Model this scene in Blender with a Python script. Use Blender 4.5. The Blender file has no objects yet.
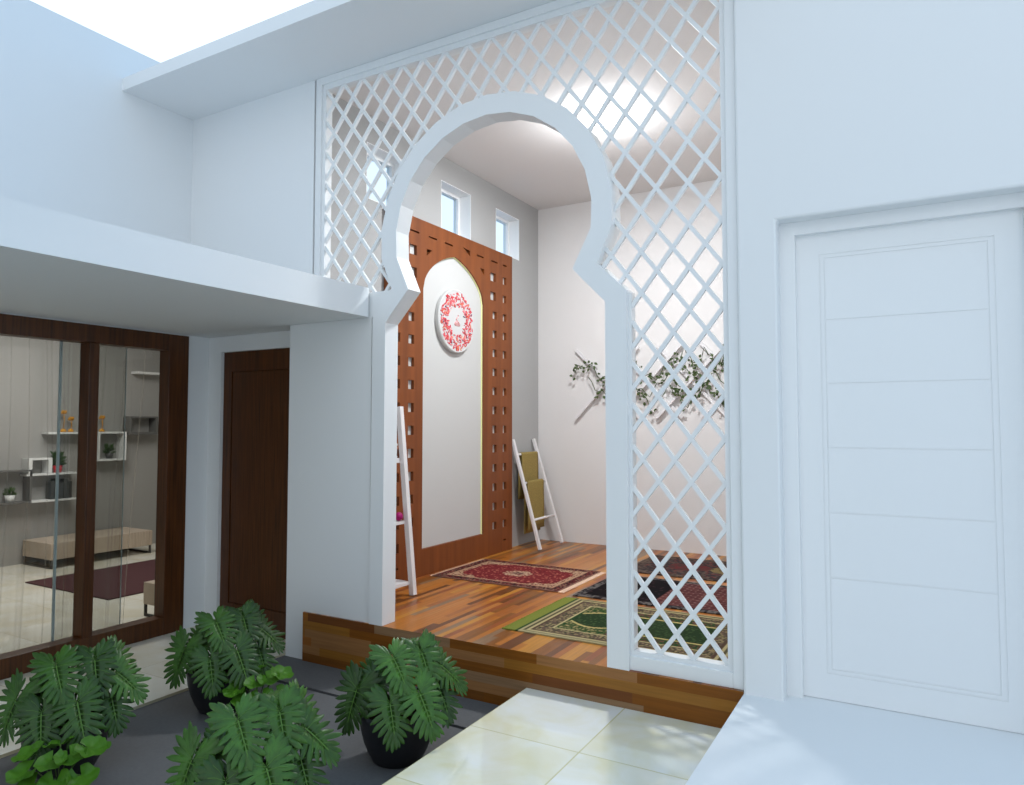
import bpy, bmesh, math, random
from mathutils import Vector, Matrix
random.seed(7)
SC = bpy.context.scene
COL = SC.collection
PI = math.pi

# ------------------------------------------------------------------ materials
def lin(c):
    out = []
    for v in c[:3]:
        v /= 255.0
        out.append(v / 12.92 if v <= 0.04045 else ((v + 0.055) / 1.055) ** 2.4)
    return (*out, 1.0)

def new_mat(name):
    m = bpy.data.materials.new(name); m.use_nodes = True
    nt = m.node_tree; b = nt.nodes['Principled BSDF']
    return m, nt, b

def plain(name, rgb, rough=0.6, spec=0.3, noise=0.0, nscale=20.0, metal=0.0, emis=0.0, bump=0.0):
    m, nt, b = new_mat(name)
    b.inputs['Base Color'].default_value = lin(rgb)
    b.inputs['Roughness'].default_value = rough
    b.inputs['Specular IOR Level'].default_value = spec
    b.inputs['Metallic'].default_value = metal
    if emis:
        b.inputs['Emission Color'].default_value = lin(rgb)
        b.inputs['Emission Strength'].default_value = emis
    if noise or bump:
        tc = nt.nodes.new('ShaderNodeTexCoord')
        n = nt.nodes.new('ShaderNodeTexNoise'); n.inputs['Scale'].default_value = nscale
        n.inputs['Detail'].default_value = 4
        nt.links.new(tc.outputs['Object'], n.inputs['Vector'])
        if noise:
            r = nt.nodes.new('ShaderNodeValToRGB')
            c = lin(rgb)
            r.color_ramp.elements[0].position = .3; r.color_ramp.elements[1].position = .7
            r.color_ramp.elements[0].color = (*[max(0, x * (1 - noise)) for x in c[:3]], 1)
            r.color_ramp.elements[1].color = (*[min(1, x * (1 + noise)) for x in c[:3]], 1)
            nt.links.new(n.outputs['Fac'], r.inputs['Fac'])
            nt.links.new(r.outputs['Color'], b.inputs['Base Color'])
        if bump:
            bp = nt.nodes.new('ShaderNodeBump'); bp.inputs['Strength'].default_value = bump
            bp.inputs['Distance'].default_value = .01
            nt.links.new(n.outputs['Fac'], bp.inputs['Height'])
            nt.links.new(bp.outputs['Normal'], b.inputs['Normal'])
    return m

def ramp(nt, stops):
    r = nt.nodes.new('ShaderNodeValToRGB'); e = r.color_ramp.elements
    while len(e) < len(stops): e.new(0.5)
    for i, (p, c) in enumerate(stops):
        e[i].position = p; e[i].color = c if len(c) == 4 else lin(c)
    return r

def math_node(nt, op, a, b=None):
    n = nt.nodes.new('ShaderNodeMath'); n.operation = op
    for i, v in enumerate((a, b)):
        if v is None: continue
        if isinstance(v, (int, float)): n.inputs[i].default_value = v
        else: nt.links.new(v, n.inputs[i])
    return n.outputs[0]

def planks(name, across, along, width, length, stops, rough=.32, spec=.35):
    """strips of wood: 'across' and 'along' are axis letters of object space"""
    m, nt, b = new_mat(name)
    tc = nt.nodes.new('ShaderNodeTexCoord'); sep = nt.nodes.new('ShaderNodeSeparateXYZ')
    nt.links.new(tc.outputs['Object'], sep.inputs[0])
    row = math_node(nt, 'FLOOR', math_node(nt, 'DIVIDE', sep.outputs[across], width))
    w1 = nt.nodes.new('ShaderNodeTexWhiteNoise'); w1.noise_dimensions = '1D'
    nt.links.new(row, w1.inputs['W'])
    off = math_node(nt, 'MULTIPLY', w1.outputs['Value'], 7.3)
    colm = math_node(nt, 'FLOOR', math_node(nt, 'ADD', math_node(nt, 'DIVIDE', sep.outputs[along], length), off))
    comb = nt.nodes.new('ShaderNodeCombineXYZ')
    nt.links.new(row, comb.inputs[0]); nt.links.new(colm, comb.inputs[1])
    w2 = nt.nodes.new('ShaderNodeTexWhiteNoise'); w2.noise_dimensions = '2D'
    nt.links.new(comb.outputs[0], w2.inputs['Vector'])
    r = ramp(nt, stops); r.color_ramp.interpolation = 'CONSTANT'
    nt.links.new(w2.outputs['Value'], r.inputs['Fac'])
    mp = nt.nodes.new('ShaderNodeMapping')
    sc = [1, 1, 1]; sc['XYZ'.index(across)] = 60; sc['XYZ'.index(along)] = 3; 
    for i in range(3):
        if 'XYZ'[i] not in (across, along): sc[i] = 3
    mp.inputs['Scale'].default_value = sc
    nt.links.new(tc.outputs['Object'], mp.inputs[0])
    n = nt.nodes.new('ShaderNodeTexNoise'); n.inputs['Scale'].default_value = 1; n.inputs['Detail'].default_value = 5
    nt.links.new(mp.outputs[0], n.inputs['Vector'])
    mx = nt.nodes.new('ShaderNodeMix'); mx.data_type = 'RGBA'; mx.blend_type = 'MULTIPLY'; mx.inputs['Factor'].default_value = .6
    r2 = ramp(nt, [(.3, (.62, .61, .57, 1)), (.65, (1, 1, 1, 1))])
    nt.links.new(n.outputs['Fac'], r2.inputs['Fac'])
    nt.links.new(r.outputs['Color'], mx.inputs['A']); nt.links.new(r2.outputs['Color'], mx.inputs['B'])
    nt.links.new(mx.outputs['Result'], b.inputs['Base Color'])
    b.inputs['Roughness'].default_value = rough; b.inputs['Specular IOR Level'].default_value = spec
    return m

def grain(name, rgb_a, rgb_b, scale, rough=.45, spec=.3):
    m, nt, b = new_mat(name)
    tc = nt.nodes.new('ShaderNodeTexCoord'); mp = nt.nodes.new('ShaderNodeMapping')
    mp.inputs['Scale'].default_value = scale
    nt.links.new(tc.outputs['Object'], mp.inputs[0])
    n = nt.nodes.new('ShaderNodeTexNoise'); n.inputs['Scale'].default_value = 1; n.inputs['Detail'].default_value = 6
    nt.links.new(mp.outputs[0], n.inputs['Vector'])
    r = ramp(nt, [(.3, rgb_a), (.7, rgb_b)])
    nt.links.new(n.outputs['Fac'], r.inputs['Fac']); nt.links.new(r.outputs['Color'], b.inputs['Base Color'])
    b.inputs['Roughness'].default_value = rough; b.inputs['Specular IOR Level'].default_value = spec
    return m

def marble(name, a, c, ox, oy, size, grout, rough=.06, gw=.004):
    m, nt, b = new_mat(name)
    tc = nt.nodes.new('ShaderNodeTexCoord'); sep = nt.nodes.new('ShaderNodeSeparateXYZ')
    nt.links.new(tc.outputs['Object'], sep.inputs[0])
    fl = []
    def edge(sock, o):
        d = math_node(nt, 'DIVIDE', math_node(nt, 'SUBTRACT', sock, o), size)
        fl.append(math_node(nt, 'FLOOR', d))
        f = math_node(nt, 'SUBTRACT', d, fl[-1])
        f = math_node(nt, 'MINIMUM', f, math_node(nt, 'SUBTRACT', 1.0, f))
        return math_node(nt, 'LESS_THAN', f, gw / size)
    g = math_node(nt, 'MAXIMUM', edge(sep.outputs['X'], ox), edge(sep.outputs['Y'], oy))
    comb = nt.nodes.new('ShaderNodeCombineXYZ')
    nt.links.new(math_node(nt, 'MULTIPLY', fl[0], 3.7), comb.inputs[0]); nt.links.new(math_node(nt, 'MULTIPLY', fl[1], 5.1), comb.inputs[1])
    ad = nt.nodes.new('ShaderNodeVectorMath'); ad.operation = 'ADD'
    nt.links.new(tc.outputs['Object'], ad.inputs[0]); nt.links.new(comb.outputs[0], ad.inputs[1])
    n = nt.nodes.new('ShaderNodeTexNoise'); n.inputs['Scale'].default_value = 3.2; n.inputs['Detail'].default_value = 5
    n.inputs['Distortion'].default_value = .6
    nt.links.new(ad.outputs[0], n.inputs['Vector'])
    r = ramp(nt, [(.35, a), (.68, c)])
    nt.links.new(n.outputs['Fac'], r.inputs['Fac'])
    mx = nt.nodes.new('ShaderNodeMix'); mx.data_type = 'RGBA'
    nt.links.new(g, mx.inputs['Factor']); nt.links.new(r.outputs['Color'], mx.inputs['A']); mx.inputs['B'].default_value = lin(grout)
    nt.links.new(mx.outputs['Result'], b.inputs['Base Color'])
    b.inputs['Roughness'].default_value = rough; b.inputs['Specular IOR Level'].default_value = .6
    return m

def glass_mat(name, tint, ior=1.5):
    m = bpy.data.materials.new(name); m.use_nodes = True
    nt = m.node_tree; nt.nodes.clear()
    o = nt.nodes.new('ShaderNodeOutputMaterial'); t = nt.nodes.new('ShaderNodeBsdfTransparent')
    g = nt.nodes.new('ShaderNodeBsdfGlossy'); mx = nt.nodes.new('ShaderNodeMixShader'); f = nt.nodes.new('ShaderNodeFresnel')
    t.inputs[0].default_value = (*tint, 1); g.inputs['Roughness'].default_value = .02; f.inputs[0].default_value = ior
    gm = nt.nodes.new('ShaderNodeNewGeometry')
    fac = math_node(nt, 'MULTIPLY', f.outputs[0], math_node(nt, 'SUBTRACT', 1.0, gm.outputs['Backfacing']))
    nt.links.new(fac, mx.inputs[0]); nt.links.new(t.outputs[0], mx.inputs[1]); nt.links.new(g.outputs[0], mx.inputs[2])
    nt.links.new(mx.outputs[0], o.inputs[0])
    return m

def attr_mat(name, rough=.95, grain_scale=260):
    m, nt, b = new_mat(name)
    a = nt.nodes.new('ShaderNodeAttribute'); a.attribute_name = 'pattern'
    tc = nt.nodes.new('ShaderNodeTexCoord')
    n = nt.nodes.new('ShaderNodeTexNoise'); n.inputs['Scale'].default_value = grain_scale
    nt.links.new(tc.outputs['Object'], n.inputs['Vector'])
    r = ramp(nt, [(.3, (.45, .45, .45, 1)), (.7, (.85, .85, .85, 1))])
    nt.links.new(n.outputs['Fac'], r.inputs['Fac'])
    mx = nt.nodes.new('ShaderNodeMix'); mx.data_type = 'RGBA'; mx.blend_type = 'MULTIPLY'; mx.inputs['Factor'].default_value = .8
    nt.links.new(a.outputs['Color'], mx.inputs['A']); nt.links.new(r.outputs['Color'], mx.inputs['B'])
    nt.links.new(mx.outputs['Result'], b.inputs['Base Color'])
    b.inputs['Roughness'].default_value = rough; b.inputs['Specular IOR Level'].default_value = .1
    return m

M = {}
M['wall'] = plain('white_plaster', (229, 230, 230), .7, .2)
M['wall_in'] = plain('interior_plaster', (226, 222, 220), .85, .1, noise=.03, nscale=180)
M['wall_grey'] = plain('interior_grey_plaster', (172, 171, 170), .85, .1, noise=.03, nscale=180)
M['screen'] = plain('white_painted_screen', (229, 230, 230), .55, .25)
M['slab'] = plain('slab_paint', (229, 230, 230), .7, .2)
M['door_white'] = plain('white_lacquer', (232, 233, 233), .45, .3)
M['porch'] = plain('porch_white', (229, 230, 230), .5, .3)
M['grey_floor'] = plain('grey_concrete', (100, 99, 99), .75, .2, noise=.06, nscale=60)
M['dark_gap'] = plain('dark_gap', (30, 31, 34), .9, .1)
M['marble'] = marble('cream_marble', (234, 234, 228), (224, 218, 184), -2.05, 3.777 - .62 * 3, .615, (206, 200, 160))
M['marble2'] = marble('cream_marble_terrace', (240, 237, 226), (228, 220, 198), -4.09, 3.0, .6, (190, 180, 150), rough=.05, gw=.002)
M['floor_wood'] = planks('prayer_floor_planks', 'X', 'Y', .046, .72,
    [(0, (134, 80, 30)), (.13, (176, 106, 35)), (.26, (182, 117, 56)), (.38, (106, 60, 27)), (.5, (190, 128, 46)), (.62, (160, 92, 38)), (.74, (136, 106, 80)), (.84, (180, 109, 40)), (.93, (144, 76, 36))])
M['riser_wood'] = planks('riser_planks', 'Z', 'X', .0575, .62,
    [(0, (124, 74, 24)), (.15, (152, 102, 40)), (.3, (158, 110, 66)), (.42, (130, 76, 18)), (.55, (154, 102, 36)), (.67, (148, 114, 82)), (.8, (116, 66, 26)), (.9, (156, 96, 36))], rough=.5, spec=.25)
M['dark_wood'] = grain('dark_brown_wood', (58, 29, 6), (94, 51, 17), (60, 60, 2.5), rough=.38, spec=.45)
M['panel_wood'] = grain('panel_wood', (112, 58, 25), (132, 72, 32), (9, 14, .9), rough=.5)
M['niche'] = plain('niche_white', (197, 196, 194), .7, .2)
M['led'] = plain('led_yellow', (236, 236, 176), .5, .1, emis=.12)
M['disc'] = plain('medallion_white', (198, 197, 196), .5, .3)
M['ladder'] = plain('ladder_white', (228, 224, 224), .4, .4)
M['towel'] = plain('towel_olive', (150, 130, 78), .95, .05, noise=.18, nscale=90, bump=.3)
M['pot'] = plain('pot_black', (33, 33, 36), .45, .35, noise=.05, nscale=60)
M['soil'] = plain('soil', (45, 32, 24), .95, .05, noise=.3, nscale=80)
M['leaf'] = plain('split_leaf_green', (51, 86, 24), .4, .36, noise=.45, nscale=16)
M['rib'] = plain('leaf_rib', (76, 112, 40), .5, .3)
M['stem'] = plain('plant_stem', (70, 92, 42), .5, .3)
M['rleaf'] = plain('round_leaf_green', (66, 110, 20), .5, .3, noise=.12, nscale=30)
M['glass'] = glass_mat('window_glass', (.86, .87, .86))
M['glass_blue'] = glass_mat('blue_window_glass', (.88, .93, .96), 1.3)
M['glass_edge'] = plain('glass_edge', (196, 208, 208), .2, .5)
M['win_white'] = plain('window_white', (240, 240, 240), .5, .3)
M['grey_wall'] = plain('living_wall_grey', (158, 156, 152), .8, .1, noise=.03, nscale=60)
M['bench'] = grain('bench_beige_wood', (172, 154, 136), (200, 184, 166), (3, 50, 3))
M['metal_dark'] = plain('dark_metal', (70, 68, 66), .5, .4)
M['rug_plum'] = plain('rug_plum', (84, 58, 60), .95, .05, noise=.08, nscale=150)
M['shelf_white'] = plain('shelf_white', (222, 222, 220), .5, .3)
M['shelf_grey'] = plain('shelf_grey', (98, 97, 94), .6, .2)
M['red_pot'] = plain('red_pot', (196, 52, 58), .4, .4)
M['orange'] = plain('orange_flower', (214, 150, 40), .7, .2)
M['magenta'] = plain('magenta_ball', (160, 20, 100), .5, .3)
M['lamp'] = plain('lamp_glow', (255, 250, 246), .5, .1, emis=3.0)
M['vine'] = plain('vine_green', (74, 88, 54), .6, .2, noise=.25, nscale=40)
M['rug'] = attr_mat('woven_rug')
M['fringe_pale'] = plain('rug_fringe_pale', (222, 186, 160), .9, .05, noise=.1, nscale=200)
M['fringe_green'] = plain('rug_fringe_green', (116, 122, 54), .9, .05, noise=.15, nscale=200)
M['fringe_grey'] = plain('rug_edge_grey', (150, 148, 156), .9, .05)
M['book'] = plain('dark_book', (58, 60, 58), .7, .2)
REDS = [plain('petal_' + n, c, .6, .2) for n, c in (('red', (206, 62, 70)), ('pink', (226, 120, 126)), ('rose', (214, 86, 96)), ('orange', (228, 130, 88)), ('navy', (92, 70, 96)), ('pale', (232, 160, 160)))]

# ------------------------------------------------------------------ helpers
class MB:
    def __init__(s): s.bm = bmesh.new()
    def box(s, x0, x1, y0, y1, z0, z1, mi=0):
        v = [s.bm.verts.new(p) for p in ((x0,y0,z0),(x1,y0,z0),(x1,y1,z0),(x0,y1,z0),(x0,y0,z1),(x1,y0,z1),(x1,y1,z1),(x0,y1,z1))]
        fs = []
        for f in ((0,3,2,1),(4,5,6,7),(0,1,5,4),(1,2,6,5),(2,3,7,6),(3,0,4,7)):
            fc = s.bm.faces.new([v[i] for i in f]); fc.material_index = mi; fs.append(fc)
        return fs
    def bar(s, a, b, w, d, up=(0, 0, 1), mi=0):
        """rectangular bar from a to b; w across, d along the 'up'-ish direction"""
        a, b = Vector(a), Vector(b); t = (b - a).normalized(); upv = Vector(up)
        sx = t.cross(upv).normalized(); uy = sx.cross(t).normalized()
        vs = []
        for p in (a, b):
            for i, j in ((-1,-1),(1,-1),(1,1),(-1,1)):
                vs.append(s.bm.verts.new(p + sx * (i * w / 2) + uy * (j * d / 2)))
        for f in ((3,2,1,0),(4,5,6,7),(0,1,5,4),(1,2,6,5),(2,3,7,6),(3,0,4,7)):
            s.bm.faces.new([vs[i] for i in f]).material_index = mi
    def tube(s, pts, rad, n=8, mi=0, cap=True):
        pts = [Vector(p) for p in pts]; rings = []
        rr = rad if isinstance(rad, (list, tuple)) else [rad] * len(pts)
        for i, p in enumerate(pts):
            t = (pts[min(i + 1, len(pts) - 1)] - pts[max(i - 1, 0)]).normalized()
            ref = Vector((0, 0, 1)) if abs(t.z) < .9 else Vector((1, 0, 0))
            a = t.cross(ref).normalized(); b = t.cross(a)
            rings.append([s.bm.verts.new(p + (a * math.cos(k * 2 * PI / n) + b * math.sin(k * 2 * PI / n)) * rr[i]) for k in range(n)])
        for r0, r1 in zip(rings, rings[1:]):
            for k in range(n):
                f = s.bm.faces.new((r0[k], r0[(k + 1) % n], r1[(k + 1) % n], r1[k])); f.material_index = mi; f.smooth = True
        if cap:
            s.bm.faces.new(rings[0]).material_index = mi; s.bm.faces.new(rings[-1][::-1]).material_index = mi
    def lathe(s, prof, c=(0, 0, 0), n=40, mi=0, smooth=True):
        c = Vector(c); rings = []
        for r, z in prof:
            if r < 1e-6: rings.append([s.bm.verts.new(c + Vector((0, 0, z)))])
            else: rings.append([s.bm.verts.new(c + Vector((r * math.cos(k * 2 * PI / n), r * math.sin(k * 2 * PI / n), z))) for k in range(n)])
        for r0, r1 in zip(rings, rings[1:]):
            for k in range(n):
                q = [r0[k % len(r0)], r0[(k + 1) % len(r0)], r1[(k + 1) % len(r1)], r1[k % len(r1)]]
                u = []
                for v in q:
                    if v not in u: u.append(v)
                if len(u) > 2:
                    f = s.bm.faces.new(u); f.material_index = mi; f.smooth = smooth
    def ball(s, c, r, seg=12, mi=0, sc=(1, 1, 1)):
        res = bmesh.ops.create_uvsphere(s.bm, u_segments=seg, v_segments=max(6, seg * 2 // 3), radius=1)
        for v in res['verts']: v.co = Vector((v.co.x * r * sc[0], v.co.y * r * sc[1], v.co.z * r * sc[2])) + Vector(c)
        for v in res['verts']:
            for f in v.link_faces: f.material_index = mi; f.smooth = True
    def prism(s, pts, y0, y1, fn=None, mi=0):
        """pts in (a,b); default fn maps (a,b,d) to x,d,z"""
        fn = fn or (lambda a, b, d: (a, d, b))
        f0 = [s.bm.verts.new(fn(a, b, y0)) for a, b in pts]; f1 = [s.bm.verts.new(fn(a, b, y1)) for a, b in pts]
        n = len(pts)
        s.bm.faces.new(f0).material_index = mi; s.bm.faces.new(f1[::-1]).material_index = mi
        for k in range(n): s.bm.faces.new((f0[k], f1[k], f1[(k + 1) % n], f0[(k + 1) % n])).material_index = mi
    def plate(s, outer, holes, d0, d1, fn, mi=0):
        """flat plate with holes, filled from 2D outlines, mapped by fn(a, b, d)"""
        cu = bpy.data.curves.new('outline', 'CURVE'); cu.dimensions = '2D'; cu.fill_mode = 'BOTH'; cu.extrude = .5
        for pl in [outer] + holes:
            sp = cu.splines.new('POLY'); sp.points.add(len(pl) - 1); sp.use_cyclic_u = True
            for p, q in zip(sp.points, pl): p.co = (q[0], q[1], 0, 1)
        ob = bpy.data.objects.new('outline', cu); me = bpy.data.meshes.new_from_object(ob)
        tmp = bmesh.new(); tmp.from_mesh(me)
        bmesh.ops.remove_doubles(tmp, verts=tmp.verts, dist=1e-5)
        vm = {}
        for v in tmp.verts: vm[v] = s.bm.verts.new(fn(v.co.x, v.co.y, d0 + (v.co.z + .5) * (d1 - d0)))
        for f in tmp.faces:
            try: s.bm.faces.new([vm[v] for v in f.verts]).material_index = mi
            except ValueError: pass
        tmp.free(); bpy.data.objects.remove(ob); bpy.data.curves.remove(cu); bpy.data.meshes.remove(me)
    def build(s, name, mats, parent=None, bevel=0.0, recalc=True):
        if recalc: bmesh.ops.recalc_face_normals(s.bm, faces=s.bm.faces)
        me = bpy.data.meshes.new(name); s.bm.to_mesh(me); s.bm.free()
        for m in (mats if isinstance(mats, (list, tuple)) else [mats]): me.materials.append(m)
        o = bpy.data.objects.new(name, me); COL.objects.link(o)
        if parent is not None: o.parent = parent
        if bevel:
            b = o.modifiers.new('bevel', 'BEVEL'); b.width = bevel; b.segments = 2; b.limit_method = 'ANGLE'
            b.angle_limit = math.radians(50)
        return o

def tag(o, label=None, cat=None, group=None, kind=None):
    if label: o['label'] = label
    if cat: o['category'] = cat
    if group: o['group'] = group
    if kind: o['kind'] = kind
    return o
def structure(o, label=None):
    o['kind'] = 'structure'
    if label: o['label'] = label
    return o
def thing(name, label, cat, loc=(0, 0, 0), rz=0, group=None):
    o = bpy.data.objects.new(name, None); COL.objects.link(o)
    o.location = loc; o.rotation_euler = (0, 0, rz); o.empty_display_size = .1
    return tag(o, label, cat, group)
def boxes(name, mat, lst, parent=None, bevel=0):
    m = MB()
    for b in lst: m.box(*b)
    return m.build(name, mat, parent, bevel)
def copy_tree(o, parent=None):
    c = o.copy(); COL.objects.link(c)
    if parent is not None: c.parent = parent
    for ch in list(o.children): copy_tree(ch, c)
    return c

# ------------------------------------------------------------------ courtyard shell
ZG = -.345            # grey courtyard floor
ZT = -.328            # terrace and living-room floor
# left wall with the opening of the big window
structure(boxes('wall_left', M['wall'], [
    (-5.47, -5.285, 3.78, 3.98, ZT - .05, 2.3), (-5.47, -5.285, -3.0, 3.78, 2.092, 2.3),
    (-5.47, -5.285, -3.0, 1.2, ZT - .05, 2.092), (-5.47, -5.285, -3.0, 3.98, 2.3, 4.298)]),
    'tall white courtyard wall rising above the canopy on the left')
# wall of the brown door, upper wall over it
structure(boxes('wall_back', M['wall'], [
    (-5.30, -5.125, 3.98, 4.12, ZT - .05, 2.12), (-5.125, -4.20, 3.98, 4.12, 1.968, 2.12),
    (-4.20, -4.08, 3.98, 4.12, ZT - .05, 2.12), (-5.30, -3.868, 3.78, 3.93, 2.12, 3.94)]),
    'white back wall above and around the brown door')
m = MB()
m.prism([(-4.08, ZG), (-3.892, ZG), (-3.892, 0.0), (-3.283, 0.0), (-3.283, 2.095), (-3.118, 2.275), (-3.862, 2.275), (-3.862, 2.12), (-4.08, 2.12)], 3.77, 3.985)
structure(m.build('wall_pier', M['wall']), 'white pier between the brown door and the arch')
# right wall with the recess of the white door
m = MB()
m.prism([(-.797, ZG), (-.602, ZG), (-.602, 2.392), (.505, 2.392), (.505, ZG), (6.0, ZG), (6.0, 4.298), (-.70, 4.298), (-.70, 3.94), (-.797, 3.94)], 3.75, 4.0)
structure(m.build('wall_right', M['wall'], bevel=.012),
    'white wall around the white door on the right')
structure(boxes('roof_slab', M['slab'], [(-5.29, -.70, 3.16, 3.93, 3.935, 4.033)]), 'white roof slab over the lattice screen')
m = MB()
cn = [(-5.29, -3.0), (-3.345, -3.0), (-3.288, 3.72)]
for k in range(7):
    a = k * PI / 12; cn.append((-3.322 + .035 * math.cos(a), 3.728 + .035 * math.sin(a)))
cn += [(-5.29, 3.763)]
m.prism(cn, 2.099, 2.302, fn=lambda a, b, d: (a, b, d))
m.box(-5.29, -4.09, 3.765, 3.975, 2.099, 2.302)
structure(m.build('canopy_slab', M['slab']), 'white concrete canopy slab over the window and brown door')

# floors
structure(boxes('floor_courtyard', M['grey_floor'], [(-4.09, -.8, -6.0, 3.362, -.5, ZG), (-4.09, -.8, 3.392, 3.77, -.5, ZG), (-4.09, -.8, 3.36, 3.394, -.5, -.375)]), 'grey concrete floor under the potted plants')
structure(boxes('floor_terrace', M['marble2'], [(-9.6, -4.09, -6.0, 6.9, -.5, ZT)]), 'cream tile floor of the terrace and living room')
structure(boxes('floor_walkway', M['marble'], [(-2.05, -.79, -6.0, 3.754, -.5, -.206)]), 'cream marble tile walkway up to the wooden step')
structure(boxes('floor_porch', M['porch'], [(-.797, 6.0, -6.0, 3.94, -.5, -.01)], bevel=.003), 'white raised porch floor before the white door')
m = MB()
m.box(-3.892, -.797, 3.754, 3.80, -.40, 0.0, 0); m.box(-3.96, -.68, 3.80, 7.55, -.40, 0.0, 0)
m.bm.normal_update()
for f in m.bm.faces:
    if abs(f.normal.y) > .9: f.material_index = 1
o = m.build('floor_prayer', [M['floor_wood'], M['riser_wood']]); structure(o, 'raised plank floor of the prayer room with wooden step')

# brown door
d = MB(); X0, X1, yf = -5.122, -4.205, 4.02
d.box(X0, X1, yf, yf + .04, ZT, 1.966)
door = d.build('door_1', M['dark_wood']); structure(door, 'dark brown wooden door under the canopy')
m = MB(); w = .10
m.box(X0, X0 + w, yf - .012, yf, ZT, 1.966); m.box(X1 - .13, X1, yf - .012, yf, ZT, 1.966)
m.box(X0 + w, X1 - .13, yf - .012, yf, 1.80, 1.966); m.box(X0 + w, X1 - .13, yf - .012, yf, ZT, ZT + .2)
m.build('door_frame', M['dark_wood'], door)
boxes('door_panel', M['dark_wood'], [(X0 + w + .012, X1 - .142, yf - .006, yf, ZT + .212, 1.788)], door)

# white door
YD = 3.88
def groove(m, x0, x1, z0, z1): m.append((x0, x1, z0, z1))
fr = boxes('door_frame', M['door_white'], [(-.602, -.528, 3.845, 3.97, -.01, 2.392), (.434, .505, 3.845, 3.97, -.01, 2.392), (-.528, .434, 3.845, 3.97, 2.325, 2.392)])
door = MB(); holes = []
gx0, gx1, ix0, ix1 = -.415, .320, -.393, .295; g = .003
zl = [.145, .592, .914, 1.236, 1.558, 1.880, 2.195]
holes.append([(gx0 - g, .123 - g), (gx1 + g, .123 - g), (gx1 + g, 2.215 + g), (gx0 - g, 2.215 + g)])
fn = lambda a, b, dd: (a, dd, b)
door.plate([(-.528, -.008), (.434, -.008), (.434, 2.325), (-.528, 2.325)], holes, YD, YD + .006, fn)
door.plate([(gx0 + g, .123 + g), (gx1 - g, .123 + g), (gx1 - g, 2.215 - g), (gx0 + g, 2.215 - g)],
           [[(ix0 - g, .145 - g), (ix1 + g, .145 - g), (ix1 + g, 2.195 + g), (ix0 - g, 2.195 + g)]], YD, YD + .006, fn)
door.box(-.528, .434, YD + .003, YD + .05, -.008, 2.325)
dob = door.build('door_2', M['door_white']); structure(dob, 'white panelled door on the right wall')
fr.parent = dob
for a, b in zip(zl, zl[1:]):
    boxes('door_panel', M['door_white'], [(ix0 + g * .6, ix1 - g * .6, YD, YD + .003, a + g, b - g)], dob)

# ------------------------------------------------------------------ living-room window
win = MB(); xf0, xf1 = -5.40, -5.275
win.box(xf0, xf1, 3.60, 3.78, ZT, 2.092); win.box(xf0, xf1, 1.2, 1.34, ZT, 2.092)
win.box(xf0, xf1, 1.34, 3.60, 1.958, 2.092); win.box(xf0, xf1, 1.34, 3.60, ZT, -.19)
wo = win.build('window_1', M['dark_wood'], bevel=.004); structure(wo, 'brown framed glass window of the living room')
boxes('mullion', M['dark_wood'], [(xf0, xf1, 2.962, 3.037, -.19, 1.958)], wo, .004)
boxes('glass_pane', M['glass'], [(-5.394, -5.388, 1.34, 2.962, -.19, 1.958)], wo)
boxes('glass_pane', M['glass'], [(-5.394, -5.388, 3.037, 3.60, -.19, 1.958)], wo)
lf = boxes('glass_leaf', M['glass'], [(-5.456, -5.448, 2.86, 3.35, ZT, 2.05)], wo)
boxes('leaf_edge', M['glass_edge'], [(-5.458, -5.446, 2.845, 2.862, ZT, 2.05)], wo)
boxes('leaf_edge', M['glass_edge'], [(-5.456, -5.449, 3.348, 3.353, ZT, 2.05)], wo)

cm = bpy.data.materials.new('sheer_fabric'); cm.use_nodes = True
nt = cm.node_tree; nt.nodes.clear()
o_ = nt.nodes.new('ShaderNodeOutputMaterial'); t_ = nt.nodes.new('ShaderNodeBsdfTransparent'); d_ = nt.nodes.new('ShaderNodeBsdfDiffuse'); x_ = nt.nodes.new('ShaderNodeMixShader')
lw = nt.nodes.new('ShaderNodeLayerWeight'); lw.inputs[0].default_value = .35
d_.inputs[0].default_value = lin((226, 218, 202)); nt.links.new(math_node(nt, 'MULTIPLY', lw.outputs['Facing'], .42), x_.inputs[0])
nt.links.new(t_.outputs[0], x_.inputs[1]); nt.links.new(d_.outputs[0], x_.inputs[2]); nt.links.new(x_.outputs[0], o_.inputs[0])
M['sheer'] = cm
cu_ = thing('sheer_curtain', 'pale see-through curtain behind the brown framed window', 'curtain', (-5.66, 2.6, ZT))
m = MB(); NC, NZ = 220, 12; g_ = []
for i in range(NC + 1):
    y = 1.5 + 2.15 * i / NC; col_ = []
    for k in range(NZ + 1):
        z = .02 + 2.45 * k / NZ; sp = 1.0 - .10 * (1 - k / NZ)
        col_.append(m.bm.verts.new((.032 * math.sin(i * .42 + .5 * math.sin(i * .11)) * (1.0 - .3 * k / NZ) + .012 * math.sin(i * .9 + k * .3), (y - 2.6) * sp + .03 * math.sin(i * .05 + k * .25), z)))
    g_.append(col_)
for i in range(NC):
    for k in range(NZ): m.bm.faces.new((g_[i][k], g_[i + 1][k], g_[i + 1][k + 1], g_[i][k + 1])).smooth = True
m.build('fabric', M['sheer'], cu_)
m = MB(); m.tube([(0, -1.2, 2.475), (0, 1.1, 2.475)], .012, 10); m.build('rod', M['metal_dark'], cu_)

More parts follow.
